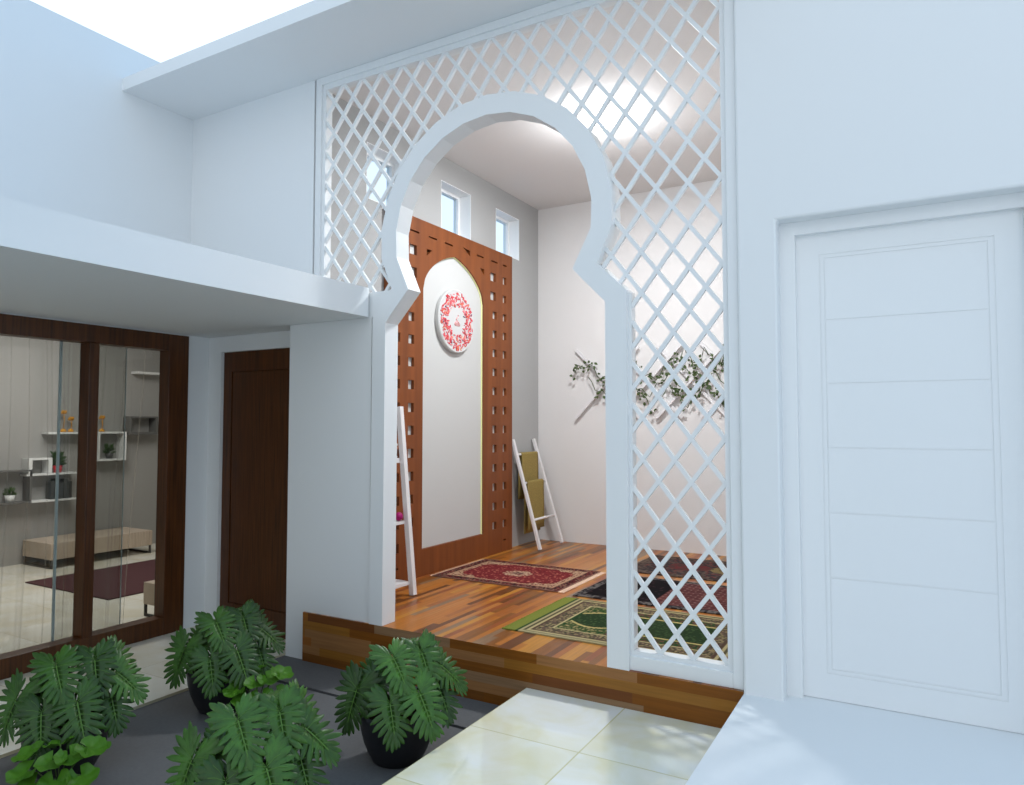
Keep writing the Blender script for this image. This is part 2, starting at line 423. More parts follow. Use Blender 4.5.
# living-room shell
structure(boxes('wall_living_far', M['grey_wall'], [(-9.6, -9.45, -1.2, 6.9, ZT - .05, 2.9)]), 'grey far wall of the living room')
structure(boxes('wall_living_right', M['grey_wall'], [(-9.45, -5.3, 6.7, 6.9, ZT - .05, 2.9), (-5.47, -5.3, 3.985, 6.7, ZT - .05, 2.9)]), 'grey side wall of the living room')
structure(boxes('wall_living_left', M['grey_wall'], [(-9.45, -5.47, -1.2, -1.05, ZT - .05, 2.9)]))
structure(boxes('ceiling_living', M['slab'], [(-9.6, -5.475, -1.2, 6.9, 2.9, 3.0)]))

# ------------------------------------------------------------------ prayer room shell
XL, YB, ZC = -3.93, 7.50, 3.95
fnx = lambda a, b, dd: (dd, a, b)
m = MB(); whole = []
WIN = [(4.43, 4.95), (5.49, 6.015), (6.51, 7.03)]; wz0, wz1 = 3.235, 3.71
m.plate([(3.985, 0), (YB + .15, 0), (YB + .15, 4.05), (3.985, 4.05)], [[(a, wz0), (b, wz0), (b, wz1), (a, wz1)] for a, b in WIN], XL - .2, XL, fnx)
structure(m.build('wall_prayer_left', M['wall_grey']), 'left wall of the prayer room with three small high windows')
structure(boxes('wall_prayer_back', M['wall_in'], [(XL, -.55, YB, YB + .15, 0, 4.05)]), 'pale back wall of the prayer room')
structure(boxes('wall_prayer_right', M['wall_in'], [(-.70, -.55, 4.0, YB, 0, 4.05)]))
structure(boxes('ceiling_prayer', M['wall_in'], [(XL, -.55, 3.93, YB, ZC, 4.05)]), 'pale ceiling of the prayer room')
for i, (a, b) in enumerate(WIN):
    t = .035; m = MB()
    for bx in ((a, a + t, wz0, wz1), (b - t, b, wz0, wz1), (a + t, b - t, wz0, wz0 + t), (a + t, b - t, wz1 - t, wz1)):
        m.box(XL - .19, XL - .13, bx[0], bx[1], bx[2], bx[3])
    for bx in ((a + .0005, a + .006, wz0 + .0005, wz1 - .0005), (b - .006, b - .0005, wz0 + .0005, wz1 - .0005), (a + .006, b - .006, wz0 + .0005, wz0 + .006), (a + .006, b - .006, wz1 - .006, wz1 - .0005)):
        m.box(XL - .13, XL + .002, bx[0], bx[1], bx[2], bx[3])
    o = m.build('window_%d' % (i + 2), M['win_white'])
    structure(o, ['small high window over the left end of the wood panel', 'small high window over the middle of the wood panel', 'small high window nearest the back corner'][i])
    boxes('glass_pane', M['glass_blue'], [(XL - .163, XL - .157, a + t, b - t, wz0 + t, wz1 - t)], o)

# ------------------------------------------------------------------ lattice screen with keyhole arch
CX, CZ = -2.34, 2.60
def keyhole(R, zl, off):
    """open outline bottom left -> top -> bottom right; list of (x,z)"""
    if off == 0: pl = [(-3.157, 0.0), (-3.150, 2.052), (-2.954, 2.264)]
    else: pl = [(-3.272, 0.0), (-3.262, 2.108), (-3.097, 2.286)]
    pr = [(-1.537, 0.0), (-1.537, 2.057), (-1.742, 2.267)] if off == 0 else [(-1.408, 0.0), (-1.408, 2.111), (-1.587, 2.287)]
    a0 = math.atan2(2.497 - CZ, -math.sqrt(R * R - (2.497 - CZ) ** 2)); a0 = PI + math.asin((CZ - 2.497) / R)
    a1 = -math.asin((CZ - 2.497) / R); N = 14
    arc = [(CX + R * math.cos(a0 + (a1 - a0) * k / N), CZ + R * math.sin(a0 + (a1 - a0) * k / N)) for k in range(N + 1)]
    return pl + arc + pr[::-1]
inner, outer = keyhole(.7247, 0, 0), keyhole(.8538, 0, 1)
scr = thing('arch_screen', 'tall white diamond lattice screen with a keyhole arch opening', 'screen', (0, 0, 0))
m = MB()
n = len(inner); YF, YK = 3.755, 3.893
vi = [[m.bm.verts.new((x, y, z)) for x, z in inner] for y in (YF, YK)]
vo = [[m.bm.verts.new((x, y, z)) for x, z in outer] for y in (YF, YK)]
for k in range(n - 1):
    m.bm.faces.new((vi[0][k], vo[0][k], vo[0][k + 1], vi[0][k + 1])); m.bm.faces.new((vi[1][k], vi[1][k + 1], vo[1][k + 1], vo[1][k]))
    m.bm.faces.new((vi[0][k], vi[0][k + 1], vi[1][k + 1], vi[1][k])); m.bm.faces.new((vo[0][k], vo[1][k], vo[1][k + 1], vo[0][k + 1]))
for k in (0, n - 1): m.bm.faces.new((vi[0][k], vi[1][k], vo[1][k], vo[0][k]))
m.build('arch_band', M['screen'], scr)
FL, FR, FT, FB = -3.847, -.799, 3.934, 2.277
w, w2 = .054, .082
boxes('outer_frame', M['screen'], [(FL, FL + w, 3.775, 3.88, FB, FT), (FR - w, FR, 3.775, 3.88, 0.0, FT), (FL + w, FR - w, 3.775, 3.88, FT - w, FT), (-1.409, FR - w, 3.775, 3.88, 0.0, .078)], scr, .003)
boxes('inner_frame', M['screen'], [(FL + w, FL + w2, 3.792, 3.86, FB, FT - w), (FR - w2, FR - w, 3.792, 3.86, .078, FT - w), (FL + w2, FR - w2, 3.792, 3.86, FT - w2 - .01, FT - w), (-1.409, FR - w2, 3.792, 3.86, .078, .102),
      (-1.409, -1.393, 3.792, 3.86, .102, 2.10)], scr)
# lattice bars clipped to the field around the arch
sx, sz, oa, ob_ = .0906, .1172, -.865, -.643
fx0, fx1, fz1 = FL + w2 - .01, FR - w2 + .01, FT - w2 - .002
mid = [((a[0] + b[0]) / 2, (a[1] + b[1]) / 2) for a, b in zip(inner, outer)]
def in_mid(x, z):
    c = False; P = mid; j = len(P) - 1
    for i in range(len(P)):
        (xi, zi), (xj, zj) = P[i], P[j]
        if (zi > z) != (zj > z) and x < (xj - xi) * (z - zi) / (zj - zi) + xi: c = not c
        j = i
    return c
def ok(x, z):
    if not (fx0 <= x <= fx1 and .09 <= z <= fz1) or in_mid(x, z): return False
    if x < CX and z < 2.265: return False
    return True
lat = MB()
L = math.hypot(sx, sz); du, dv = sx / L, sz / L
for fam in (1, -1):
    for k in range(-140, 140):
        c = (2 * k + (oa if fam == 1 else ob_))
        # x/sx + fam*z/sz = c ; walk along it
        run = None; N = 2600
        for i in range(N + 1):
            z = 4.0 * i / N; x = (c - fam * z / sz) * sx
            good = ok(x, z)
            if good and run is None: run = (x, z)
            if (not good) and run is not None:
                if math.hypot(x - run[0], z - run[1]) > .02:
                    a, b = run, (x, z); yy = 3.812 + .0004 * fam
                    lat.bar((a[0], yy, a[1]), (b[0], yy, b[1]), 0.0225, .021, up=(0, 1, 0))
                run = None
lat.build('lattice', M['screen'], scr)

# ------------------------------------------------------------------ pierced wood panel (mihrab)
pan = thing('wall_panel', 'tall brown pierced wood panel with a pointed white niche', 'wall panel', (XL, 5.655, 0))
def P(y, z, xx): return (xx - XL, y - 5.655, z)
PX0, PX1 = -3.900, -3.87
yc, hw, zs, ha = 5.655, .514, 2.59, .395
arch = [(yc - hw, .240), (yc + hw, .240)]
NA = 20
for k in range(2 * NA + 1):
    t = 1 - k / NA
    z = zs + ha * (.68 * math.sqrt(max(0, 1 - t * t)) + .32 * (1 - abs(t)) ** .85); arch.append((yc + hw * t, z))
hl = []
def sq(y, z, wy=.04, wz=.04): hl.append([(y - wy, z - wz), (y + wy, z - wz), (y + wy, z + wz), (y - wy, z + wz)])
for k in range(14):
    z = 2.916 - .2015 * k
    for sgn in (1, -1):
        if k < 2: sq(yc + (.705 if sgn > 0 else -.665), z, .052, .045)
        else: sq(yc + (.738 if sgn > 0 else -.685), z)
        sq(yc + (.945 if sgn > 0 else -.875), z, .036)
for dy in (-.87, -.646, -.373, -.113, .18, .45, .733, .95):
    if dy == .18: hl.append([(yc + dy - .05, 3.11), (yc + dy + .08, 3.10), (yc + dy + .08, 3.045)])
    else: sq(yc + dy, 3.085, .065 if abs(dy) < .9 else .04, .008)
for c_ in (.485, -.425): hl.append([(yc + c_ - .04, 2.965), (yc + c_ + .04, 2.965), (yc + c_ + (.04 if c_ > 0 else -.04), 2.90)])
for c_ in (.945, -.875): sq(yc + c_, .125, .03, .008)
m = MB()
m.plate([(4.66, 0.0), (6.765, 0.0), (6.765, 3.215), (4.66, 3.215)], [arch] + hl, PX0, PX1, lambda a, b, dd: P(a, b, dd))
m.build('pierced_board', M['panel_wood'], pan)
boxes('niche_back', M['niche'], [(.010, -3.9005 - XL, 4.69 - 5.655, 6.735 - 5.655, .20, 3.02)], pan)
boxes('slot_shade_strip', M['dark_wood'], [(.010, -3.9005 - XL, 4.69 - 5.655, 6.735 - 5.655, 3.02, 3.19), (.010, -3.8995 - XL, -.50, -.35, 2.89, 2.985), (.010, -3.8995 - XL, .42, .56, 2.89, 2.985), (.010, -3.9005 - XL, 4.69 - 5.655, 6.735 - 5.655, .05, .20)], pan)  # dark wood put behind the slots and triangles for the shade in them
sd = MB()
for bx in ((4.66, 4.69, 0, 3.2), (6.735, 6.765, 0, 3.2)):
    sd.box(XL - XL + .003, PX0 - XL, bx[0] - 5.655, bx[1] - 5.655, bx[2], bx[3])
sd.build('side_batten', M['panel_wood'], pan)
led = MB(); run = arch[1:] + [arch[0]]; sec = []
for k, (a, b_) in enumerate(run):
    dy, dz = a - yc, b_ - 2.45
    if b_ < 2.55: na, nb = (1 if dy > 0 else -1), 0
    else:
        q0, q1 = run[max(k - 1, 0)], run[min(k + 1, len(run) - 1)]; tx, tz = q1[0] - q0[0], q1[1] - q0[1]; ln = math.hypot(tx, tz) or 1; na, nb = tz / ln, -tx / ln
    sec.append([led.bm.verts.new(P(a - na * o_, b_ - nb * o_, xx)) for o_, xx in ((.001, -3.8995), (.001, -3.884), (.004, -3.886), (.004, -3.8995))])
for q0, q1 in zip(sec, sec[1:]):
    for k in range(4): led.bm.faces.new((q0[k], q0[(k + 1) % 4], q1[(k + 1) % 4], q1[k]))
led.bm.faces.new(sec[0]); led.bm.faces.new(sec[-1])
led.build('led_strip', M['led'], pan)['label'] = 'glowing pale yellow light strip'

# round medallion on the niche back
md = thing('medallion', 'round white wall medallion with a red floral wreath', 'wall decoration', (-3.900, 5.665, 2.357))
m = MB(); NR = 56
def ring(r, x): return [m.bm.verts.new((x, r * math.cos(2 * PI * k / NR), r * math.sin(2 * PI * k / NR))) for k in range(NR)]
rs = [ring(.295, 0), ring(.31, .006), ring(.31, .038), ring(.302, .046), ring(.285, .044)]
for r0, r1 in zip(rs, rs[1:]):
    for k in range(NR): m.bm.faces.new((r0[k], r0[(k + 1) % NR], r1[(k + 1) % NR], r1[k]))
m.bm.faces.new(rs[0]); m.bm.faces.new(rs[-1])
m.build('disc', M['disc'], md)
wr = MB(); rnd = random.Random(3)
for k in range(360):
    a = rnd.uniform(0, 2 * PI); r =   .12 + .155 * math.sqrt(rnd.random()) if rnd.random() < .8 else rnd.uniform(.14, .24)
    ln, wd = rnd.uniform(.022, .048), rnd.uniform(.008, .015); th = rnd.uniform(0, PI)
    mi = rnd.choices(range(6), (34, 16, 28, 9, 2, 8))[0]
    cy, cz = r * math.cos(a), r * math.sin(a); pts = []
    for j in range(8):
        q = j * PI / 4; u, v = ln * math.cos(q) * .5, wd * math.sin(q) * .5
        pts.append((cy + u * math.cos(th) - v * math.sin(th), cz + u * math.sin(th) + v * math.cos(th)))
    x1 = .047 + .0006 * (k % 7)
    wr.prism(pts, .0435, x1, fn=lambda p, q2, dd: (dd, p, q2), mi=mi)
wr.build('wreath', REDS, md)
em = MB()
em.tube([(.046, .012, .062), (.046, .022, .05), (.046, .010, .036), (.046, -.012, .026), (.046, -.02, .014), (.046, .0, .006)], .0045, 6)
em.tube([(.046, -.042, -.042), (.046, -.040, -.025), (.046, -.022, -.008), (.046, .0, -.002), (.046, .022, -.008), (.046, .040, -.025), (.046, .042, -.042)], .0045, 6)
for zz in (-.020, -.032, -.044): em.tube([(.046, -.036, zz), (.046, .036, zz)], .0035, 6)
em.build('emblem', REDS[5], md)

# ------------------------------------------------------------------ prayer rugs
def mixc(a, b, t): return tuple(x + (y - x) * t for x, y in zip(a, b))
def hsh(i, j, s=0):
    v = math.sin(i * 127.1 + j * 311.7 + s * 74.7) * 43758.5453; return v - math.floor(v)
def motif(u, v, s, n): # 0..1 speckle cell
    return hsh(math.floor(u / s), math.floor(v / s), n)
def rug_red(u, v, Lx, Wy):
    e = min(u, v, Lx - u, Wy - v); h = motif(u, v, .015, 1)
    if e < .012: return (150, 110, 96)
    if e < .095:
        return (60, 34, 34) if h < .5 else ((150, 110, 92) if h < .72 else (120, 44, 44))
    if e < .115: return (190, 150, 120)
    cu, cv = (u - Lx / 2) / (Lx / 2 - .115), (v - Wy / 2) / (Wy / 2 - .115)
    lim = 1.0 - .42 * max(0, abs(cu) - .35) / .65 - .06 * math.cos(abs(cu) * 20)
    if abs(cv) > lim or abs(cu) > .93: return (196, 160, 128) if h < .62 else (120, 60, 54)
    rr = math.hypot(cu * 1.0 * 2.4, cv * 1.9)
    rr += .06 * math.cos(8 * math.atan2(cv, cu))
    if rr < .28: return (70, 36, 40) if h < .6 else (170, 130, 110)
    if rr < .62: return (200, 168, 138) if h < .72 else (140, 50, 50)
    return (128, 43, 46) if h < .76 else ((104, 30, 38) if h < .9 else (200, 120, 100))
def rug_green(u, v, Lx, Wy):
    e = min(u, v, Lx - u, Wy - v); h = motif(u, v, .013, 5)
    if u < .10: return (58, 80, 44) if u > .08 else (132, 138, 60)
    e = min(u - .10, v, Lx - u, Wy - v)
    if e < .015: return (186, 172, 128)
    if e < .035: return (92, 84, 60) if v > .035 else (150, 140, 104)
    if e < .06: return (196, 180, 132)
    if e < .075: return (94, 72, 58)
    if e < .165: return (104, 84, 72) if h < .5 else ((160, 142, 102) if h < .8 else (70, 74, 50))
    if e < .18: return (200, 184, 134)
    cu, cv = u - .56, abs(v - Wy / 2)
    # field: keyhole shaped green prayer niche
    hwid = .20 if u > .62 else (.10 + .09 * math.sin((u - .30) / .32 * PI * .9) if u > .30 else 0)
    d = cv - hwid
    if abs(d) < .011 and u > .30: return (206, 186, 120)
    if d < 0: return (44, 62, 36) if h < .8 else (66, 88, 50)
    if .40 > u > .24 and cv < .12: return (38, 72, 36)
    return (40, 76, 38) if h < .5 else ((92, 96, 56) if h < .8 else (168, 150, 104)) if u < .62 else ((150, 128, 84) if h < .45 else (106, 76, 62))
def rug_black(u, v, Lx, Wy):
    e = min(u, v, Lx - u, Wy - v); h = motif(u, v, .022, 9)
    if e < .07: return (48, 42, 44) if h < .55 else (112, 104, 100)
    if u < .62: return (20, 14, 18) if h < .92 else (60, 40, 44)
    row = math.floor(v / .035); bx = (u / .09 + (row % 2) * .5) % 1.0; by = (v / .035) % 1
    if bx < .18 or by < .25: return (128, 92, 88)
    return (78, 26, 30) if hsh(row, math.floor(u / .09 + (row % 2) * .5), 2) < .6 else (100, 44, 42)
def rug_brown(u, v, Lx, Wy):
    e = min(u, v, Lx - u, Wy - v); h = motif(u, v, .026, 12)
    if e < .10: return (70, 56, 54) if h < .5 else (110, 92, 80)
    r = math.hypot((u - .98) / .28, (v - Wy / 2) / .2)
    if r < 1: return (136, 116, 78) if h < .7 else (96, 80, 60)
    r = math.hypot((u - .5) / .25, (v - Wy / 2) / .2)
    if r < .8: return (112, 50, 50) if h < .6 else (80, 60, 56)
    return (62, 52, 54) if h < .6 else ((98, 82, 74) if h < .85 else (120, 64, 60))
def rug(name, label, x0, x1, y0, y1, fn_, fringes):
    t = thing(name, label, 'rug', (x0, y0, 0.001), 0, 'prayer rugs on the plank floor')
    NX, NY = 210, 140; Lx, Wy = x1 - x0, y1 - y0
    bm = bmesh.new(); th = .008
    lay = bm.verts.layers.float_color.new('pattern')
    grid = [[bm.verts.new((Lx * i / NX, Wy * j / NY, th)) for j in range(NY + 1)] for i in range(NX + 1)]
    for i in range(NX + 1):
        for j in range(NY + 1): grid[i][j][lay] = lin(fn_(Lx * i / NX, Wy * j / NY, Lx, Wy))
    for i in range(NX):
        for j in range(NY): bm.faces.new((grid[i][j], grid[i + 1][j], grid[i + 1][j + 1], grid[i][j + 1]))
    loop = [grid[i][0] for i in range(NX + 1)] + [grid[NX][j] for j in range(1, NY + 1)] + [grid[i][NY] for i in range(NX - 1, -1, -1)] + [grid[0][j] for j in range(NY - 1, 0, -1)]
    low = []
    for v in loop:
        w_ = bm.verts.new((v.co.x, v.co.y, 0)); w_[lay] = v[lay]; low.append(w_)
    for k in range(len(loop)):
        q = (k + 1) % len(loop); bm.faces.new((loop[k], low[k], low[q], loop[q]))
    me = bpy.data.meshes.new('pile'); bm.to_mesh(me); bm.free(); me.materials.append(M['rug'])
    o = bpy.data.objects.new('pile', me); COL.objects.link(o); o.parent = t
    for side, wd, mat in fringes:
        f = MB(); ln = Wy; n_ = 60
        for k in range(n_):
            ya, yb = ln * (k + .08) / n_, ln * (k + .92) / n_
            if side == 'left': f.box(-wd + .006 * hsh(k, 1), 0, ya, yb, 0, .005)
            else: f.box(Lx, Lx + wd - .006 * hsh(k, 2), ya, yb, 0, .005)
        f.build('fringe', mat, t)
    return t
rug('prayer_rug', 'red prayer rug with an oval medallion in front of the niche', -3.80, -2.55, 5.20, 6.10, rug_red, [('right', .055, M['fringe_pale']), ('left', .03, M['fringe_pale'])])
rug('prayer_rug', 'green and beige prayer rug nearest the wooden step', -2.40, -.99, 4.10, 5.075, rug_green, [('left', .03, M['fringe_green'])])
rug('prayer_rug', 'black and burgundy prayer rug between two other rugs', -2.40, -1.02, 5.16, 6.08, rug_black, [])
rug('prayer_rug', 'dark brown floral prayer rug lying closest to the back wall', -2.40, -1.02, 6.24, 7.15, rug_brown, [])

# ------------------------------------------------------------------ towel ladder in the back corner
lad = thing('towel_ladder', 'small white ladder rack leaning in the back corner', 'ladder', (-3.54, 7.07, 0))
LH = 1.19
def rail_pt(y, t): return Vector((-3.54 + (-3.905 + 3.54) * t, y, LH * t))
for y in (6.80, 7.34):
    m = MB(); a, b = rail_pt(y, 0.012), rail_pt(y + (.04 if y < 7 else -.01), 1)
    m.bar(a - lad.location, b - lad.location, .038, .032, up=(1, 0, .3))
    m.build('rail', M['ladder'], lad, .003)
for t in (.27, .60, .86):
    m = MB(); a, b = rail_pt(6.81, t), rail_pt(7.33, t)
    m.tube([a - lad.location, b - lad.location], .013, 10); m.build('rung', M['ladder'], lad)
def towel(label, t, y0, y1, front, back):
    c = rail_pt(0, t); o = thing('towel', label, 'towel', (c.x, (y0 + y1) / 2, c.z), 0, 'towels on the ladder rack')
    m = MB(); th = .007; r = .0155; hw_ = (y1 - y0) / 2
    prof = []
    sl = (-3.905 + 3.54) / LH
    for k in range(7): # front from bottom to rung; hangs straight down
        prof.append((r + .005 * (1 - k / 6.0), -front * (1 - k / 6.0)))
    for k in range(1, 8): prof.append((r * math.cos(k * PI / 8), r * math.sin(k * PI / 8)))
    for k in range(7): prof.append((-r - .004 * k / 6.0, -back * k / 6.0))
    NY = 10; sets = []
    for s in (0, 1):
        g = []
        for i, (x, z) in enumerate(prof):
            pa, pb = prof[max(i - 1, 0)], prof[min(i + 1, len(prof) - 1)]
            tx, tz = pb[0] - pa[0], pb[1] - pa[1]; ln = math.hypot(tx, tz); nx, nz = -tz / ln, tx / ln
            row = []
            for j in range(NY + 1):
                yy = -hw_ + 2 * hw_ * j / NY; wob = .003 * math.sin(j * 1.4 + i * .2) * min(1, abs(z) * 6)
                row.append(m.bm.verts.new((x - nx * th * s * -1 * -1 + wob, yy, z - nz * th * s * -1 * -1)))
            g.append(row)
        sets.append(g)
    for g, fl in zip(sets, (0, 1)):
        for i in range(len(prof) - 1):
            for j in range(NY):
                q = (g[i][j], g[i + 1][j], g[i + 1][j + 1], g[i][j + 1]); f = m.bm.faces.new(q if fl else q[::-1]); f.smooth = True
    A, B = sets
    for i in range(len(prof) - 1):
        for j in (0, NY): m.bm.faces.new((A[i][j], A[i + 1][j], B[i + 1][j], B[i][j]))
    for j in range(NY):
        for i in (0, len(prof) - 1): m.bm.faces.new((A[i][j], A[i][j + 1], B[i][j + 1], B[i][j]))
    m.build('cloth', M['towel'], o)
towel('olive towel on the top rung of the corner ladder', .86, 6.92, 7.30, .36, .50)
towel('olive towel hanging lower on the corner ladder', .60, 6.88, 7.26, .52, .56)

# ------------------------------------------------------------------ ladder shelf behind the arch post
sh = thing('ladder_shelf', 'white ladder shelf half hidden behind the left arch post', 'shelf', (-3.56, 4.26, 0))
def S(x, y, z): return (x + 3.56, y - 4.26, z)
for y in (4.545, 4.05):
    m = MB(); m.bar(S(-3.505, y, 0.004), S(-3.655, y, 1.50), .045, .045, up=(1, 0, 0)); m.build('leg', M['ladder'], sh, .003)
    m = MB(); m.bar(S(-3.84, y, 0.004), S(-3.80, y, 1.50), .03, .03, up=(1, 0, 0)); m.build('leg', M['ladder'], sh, .003)
for z, xf in ((.10, -3.52), (.575, -3.57), (1.06, -3.615), (1.47, -3.66)):
    boxes('shelf_board', M['ladder'], [(xf - .28 + .56 - .56 + 3.56 if z < 1 else -3.84 + 3.56, xf + 3.56 - .005, -.20, .27, z - .012, z + .012)], sh)
b = MB(); b.ball((0, 0, .034), .034, 14); bo = b.build('ball', M['magenta']); bo.location = (-3.60, 4.478, .5895); tag(bo, 'small magenta ball on the white ladder shelf', 'ball')
def ornament(name, label, loc):
    t = thing(name, label, 'ornament', loc); m = MB()
    m.box(-.02, .02, -.09, .075, 0, .012); m.build('base', M['ladder'], t)
    m = MB()
    m.tube([(0, -.07, .02), (0, -.05, .10), (0, -.02, .05), (0, .01, .13), (0, .03, .05), (0, .055, .10), (0, .05, .02)], .009, 8)
    m.tube([(0, -.07, .02), (0, .06, .022)], .009, 8)
    m.ball((0, .052, .12), .014, 10)
    m.build('scroll', M['ladder'], t); return t
ornament('scroll_ornament', 'white scroll ornament on the third board of the ladder shelf', (-3.642, 4.435, 1.0735))

# ------------------------------------------------------------------ trellis with vines on the back wall
tr = thing('wall_trellis', 'white crossed wall trellis hung with green leafy vines', 'wall decoration', (-2.4, YB, 1.83))
rnd = random.Random(11)
def T(x, y, z): return (x + 2.4, y - YB, z - 1.83)
for k in range(5):
    x0 = -3.42 + .48 * k
    for z0, z1, yy in ((2.22, 1.43, -.022), (1.43, 2.22, -.046)):
        m = MB(); m.bar(T(x0, YB + yy, z0), T(x0 + .76, YB + yy, z1), .034, .022, up=(0, 1, 0)); m.build('slat', M['ladder'], tr)
def leaflet(m, c, d, nrm, ln, wd):
    d = d.normalized(); s = d.cross(nrm).normalized(); up = s.cross(d)
    pts = [(0, 0), (.3, .5), (.6, .45), (1, 0), (.6, -.45), (.3, -.5)]
    vs = [m.bm.verts.new(c + d * (a * ln) + s * (b_ * wd) + up * (.12 * ln * (abs(b_) - .2))) for a, b_ in pts]
    m.bm.faces.new((vs[0], vs[1], vs[2], vs[3])); m.bm.faces.new((vs[0], vs[3], vs[4], vs[5]))
for gi in range(4):
    m = MB(); zb = (1.95, 1.78, 1.66, 2.05)[gi]; xs, xe = ((-3.42, -1.3), (-3.25, -1.3), (-2.95, -1.35), (-2.2, -1.3))[gi]
    path = []; N = 46
    for i in range(N + 1):
        x = xs + (xe - xs) * i / N
        path.append(Vector(T(x, YB - .065 - .01 * math.sin(i), zb + .09 * math.sin(i * .55 + gi * 2) + .04 * math.sin(i * 1.7 + gi))))
    m.tube(path, .005, 5)
    for i in range(N):
        if hsh(i // 3, gi, 4) < .42: continue
        for q in range(3):
            d = Vector((rnd.uniform(-1, 1), rnd.uniform(-.5, .1), rnd.uniform(-1, .8)))
            leaflet(m, path[i] + Vector((rnd.uniform(-.02, .02), rnd.uniform(-.02, .0), rnd.uniform(-.06, .06))), d, Vector((rnd.uniform(-.4, .4), -1, rnd.uniform(-.2, .6))), rnd.uniform(.034, .056), rnd.uniform(.022, .034))
    m.build('vine', M['vine'], tr, recalc=False)

# ------------------------------------------------------------------ ceiling light
LX, LY = -2.25, 5.45
cl = thing('ceiling_light', 'round glowing ceiling light behind the top of the arch', 'ceiling light', (LX, LY, ZC))
m = MB(); m.lathe([(0, 0), (.165, 0), (.165, -.02), (.15, -.025), (0, -.025)], n=48); m.build('lamp_base', M['win_white'], cl)
m = MB(); m.lathe([(.168, -.002), (.20, -.004), (.205, -.02), (.185, -.045), (.13, -.064), (.06, -.074), (0, -.076)], n=48); m.build('diffuser', M['lamp'], cl)

# ------------------------------------------------------------------ plants
def leaf_mesh(seed, size=1.0):
    r = random.Random(seed); m = MB(); bm = m.bm
    def zf(x, y): return .12 * abs(y) - 1.5 * y * y - 1.0 * max(0, x) ** 2 - .5 * min(0, x) ** 2
    def V(x, y, dz=0): return bm.verts.new((x * size, y * size, (zf(x, y) + dz) * size))
    def lobe(bx, by, ang, ln, sd, wd):
        ca, sa = math.cos(ang), math.sin(ang) * sd; lift = r.uniform(-.010, .014); tw = r.uniform(-.004, .004)
        prof = [(0, .75), (.22, .8), (.45, 1.0), (.68, 1.1), (.86, .85), (1, .22)]
        prev = None
        for t, wf in prof:
            cv = .10 * ln * t * t
            x, y = bx + ca * ln * t + cv, by * sd + sa * ln * t
            px, py = -sa, ca; h = wd * wf / 2; lf = lift * t * t
            cur = (V(x + px * h, y + py * h, -.002 + lf + tw * t), V(x, y, .003 + lf), V(x - px * h, y - py * h, -.002 + lf - tw * t))
            if prev:
                for a in (0, 1):
                    f = bm.faces.new((prev[a], prev[a + 1], cur[a + 1], cur[a])); f.smooth = True
            prev = cur
    spec = [(.138, 0, 20, .062, .019), (.118, 0, 34, .076, .020), (.096, 0, 46, .088, .021), (.074, 0, 56, .098, .022), (.052, 0, 65, .104, .022), (.030, 0, 74, .108, .022), (.010, 0, 85, .106, .022),
            (.0, .006, 101, .104, .023), (-.004, .010, 117, .110, .025), (-.008, .014, 132, .118, .027), (-.010, .016, 147, .122, .027), (-.010, .016, 161, .112, .025), (-.008, .012, 175, .085, .021)]
    lobe(.10, 0, 0, .090, 1, .022)
    for sd in (1, -1):
        for bx, by, ang, ln, wd in spec:
            lobe(bx, by, math.radians(ang + r.uniform(-3, 3)), ln * r.uniform(.86, 1.1), sd, wd)
    # blade joining the lobes
    for sd in (1, -1):
        st = [(.15, .004), (.11, .026), (.07, .038), (.03, .044), (.0, .044), (-.03, .036), (-.045, .02)]
        pv = None
        for x, y in st:
            cur = (V(max(x, 0) if x < 0 else x, 0, .002), V(x, sd * y * .55, .0015), V(x, sd * y, 0))
            if pv:
                for a in (0, 1):
                    try: f = bm.faces.new((pv[a], pv[a + 1], cur[a + 1], cur[a])); f.smooth = True
                    except ValueError: pass
            pv = cur
    # midrib and side ribs
    def rib(pts, w):
        pv = None
        for x, y in pts:
            c = Vector((x * size, y * size, (zf(x, y) + .005) * size))
            cur = (bm.verts.new(c + Vector((0, w * size, 0)) if abs(pts[-1][1]) < .01 else c + Vector((w * size, 0, 0))), bm.verts.new(c - Vector((0, w * size, 0)) if abs(pts[-1][1]) < .01 else c - Vector((w * size, 0, 0))))
            if pv: bm.faces.new((pv[0], pv[1], cur[1], cur[0])).material_index = 1
            pv = cur
    rib([(0, 0), (.05, 0), (.10, 0), (.15, 0)], .0026)
    for sd in (1, -1):
        for bx, ang, ln, wd in ((q[0], q[2], q[3], q[4]) for q in spec[2:12:2]):
            a = math.radians(ang); rib([(bx, .001 * sd), (bx + math.cos(a) * ln * .35, math.sin(a) * ln * .35 * sd), (bx + math.cos(a) * ln * .62 + .008, math.sin(a) * ln * .62 * sd)], .0012)
    bmesh.ops.remove_doubles(bm, verts=bm.verts, dist=1e-6)
    me = bpy.data.meshes.new('leaf'); bm.to_mesh(me); bm.free()
    me.materials.append(M['leaf']); me.materials.append(M['rib'])
    return me
nt = M['leaf'].node_tree; b_ = nt.nodes['Principled BSDF']; src = b_.inputs['Base Color'].links[0].from_socket
oi = nt.nodes.new('ShaderNodeObjectInfo'); hs = nt.nodes.new('ShaderNodeHueSaturation')
nt.links.new(math_node(nt, 'ADD', math_node(nt, 'MULTIPLY', oi.outputs['Random'], .7), .6), hs.inputs['Value'])
nt.links.new(src, hs.inputs['Color']); nt.links.new(hs.outputs['Color'], b_.inputs['Base Color'])
LEAVES = [leaf_mesh(s, 1.0) for s in range(3)]
FDIR = Vector((.617, -.787, 0)); RDIR = Vector((.787, .617, 0))
def orient(o, J, tip, nrm, roll=0):
    x = tip.normalized(); z = (nrm - x * nrm.dot(x)).normalized(); y = z.cross(x)
    mt = Matrix((x, y, z)).transposed().to_4x4(); mt.translation = J; o.matrix_local = mt
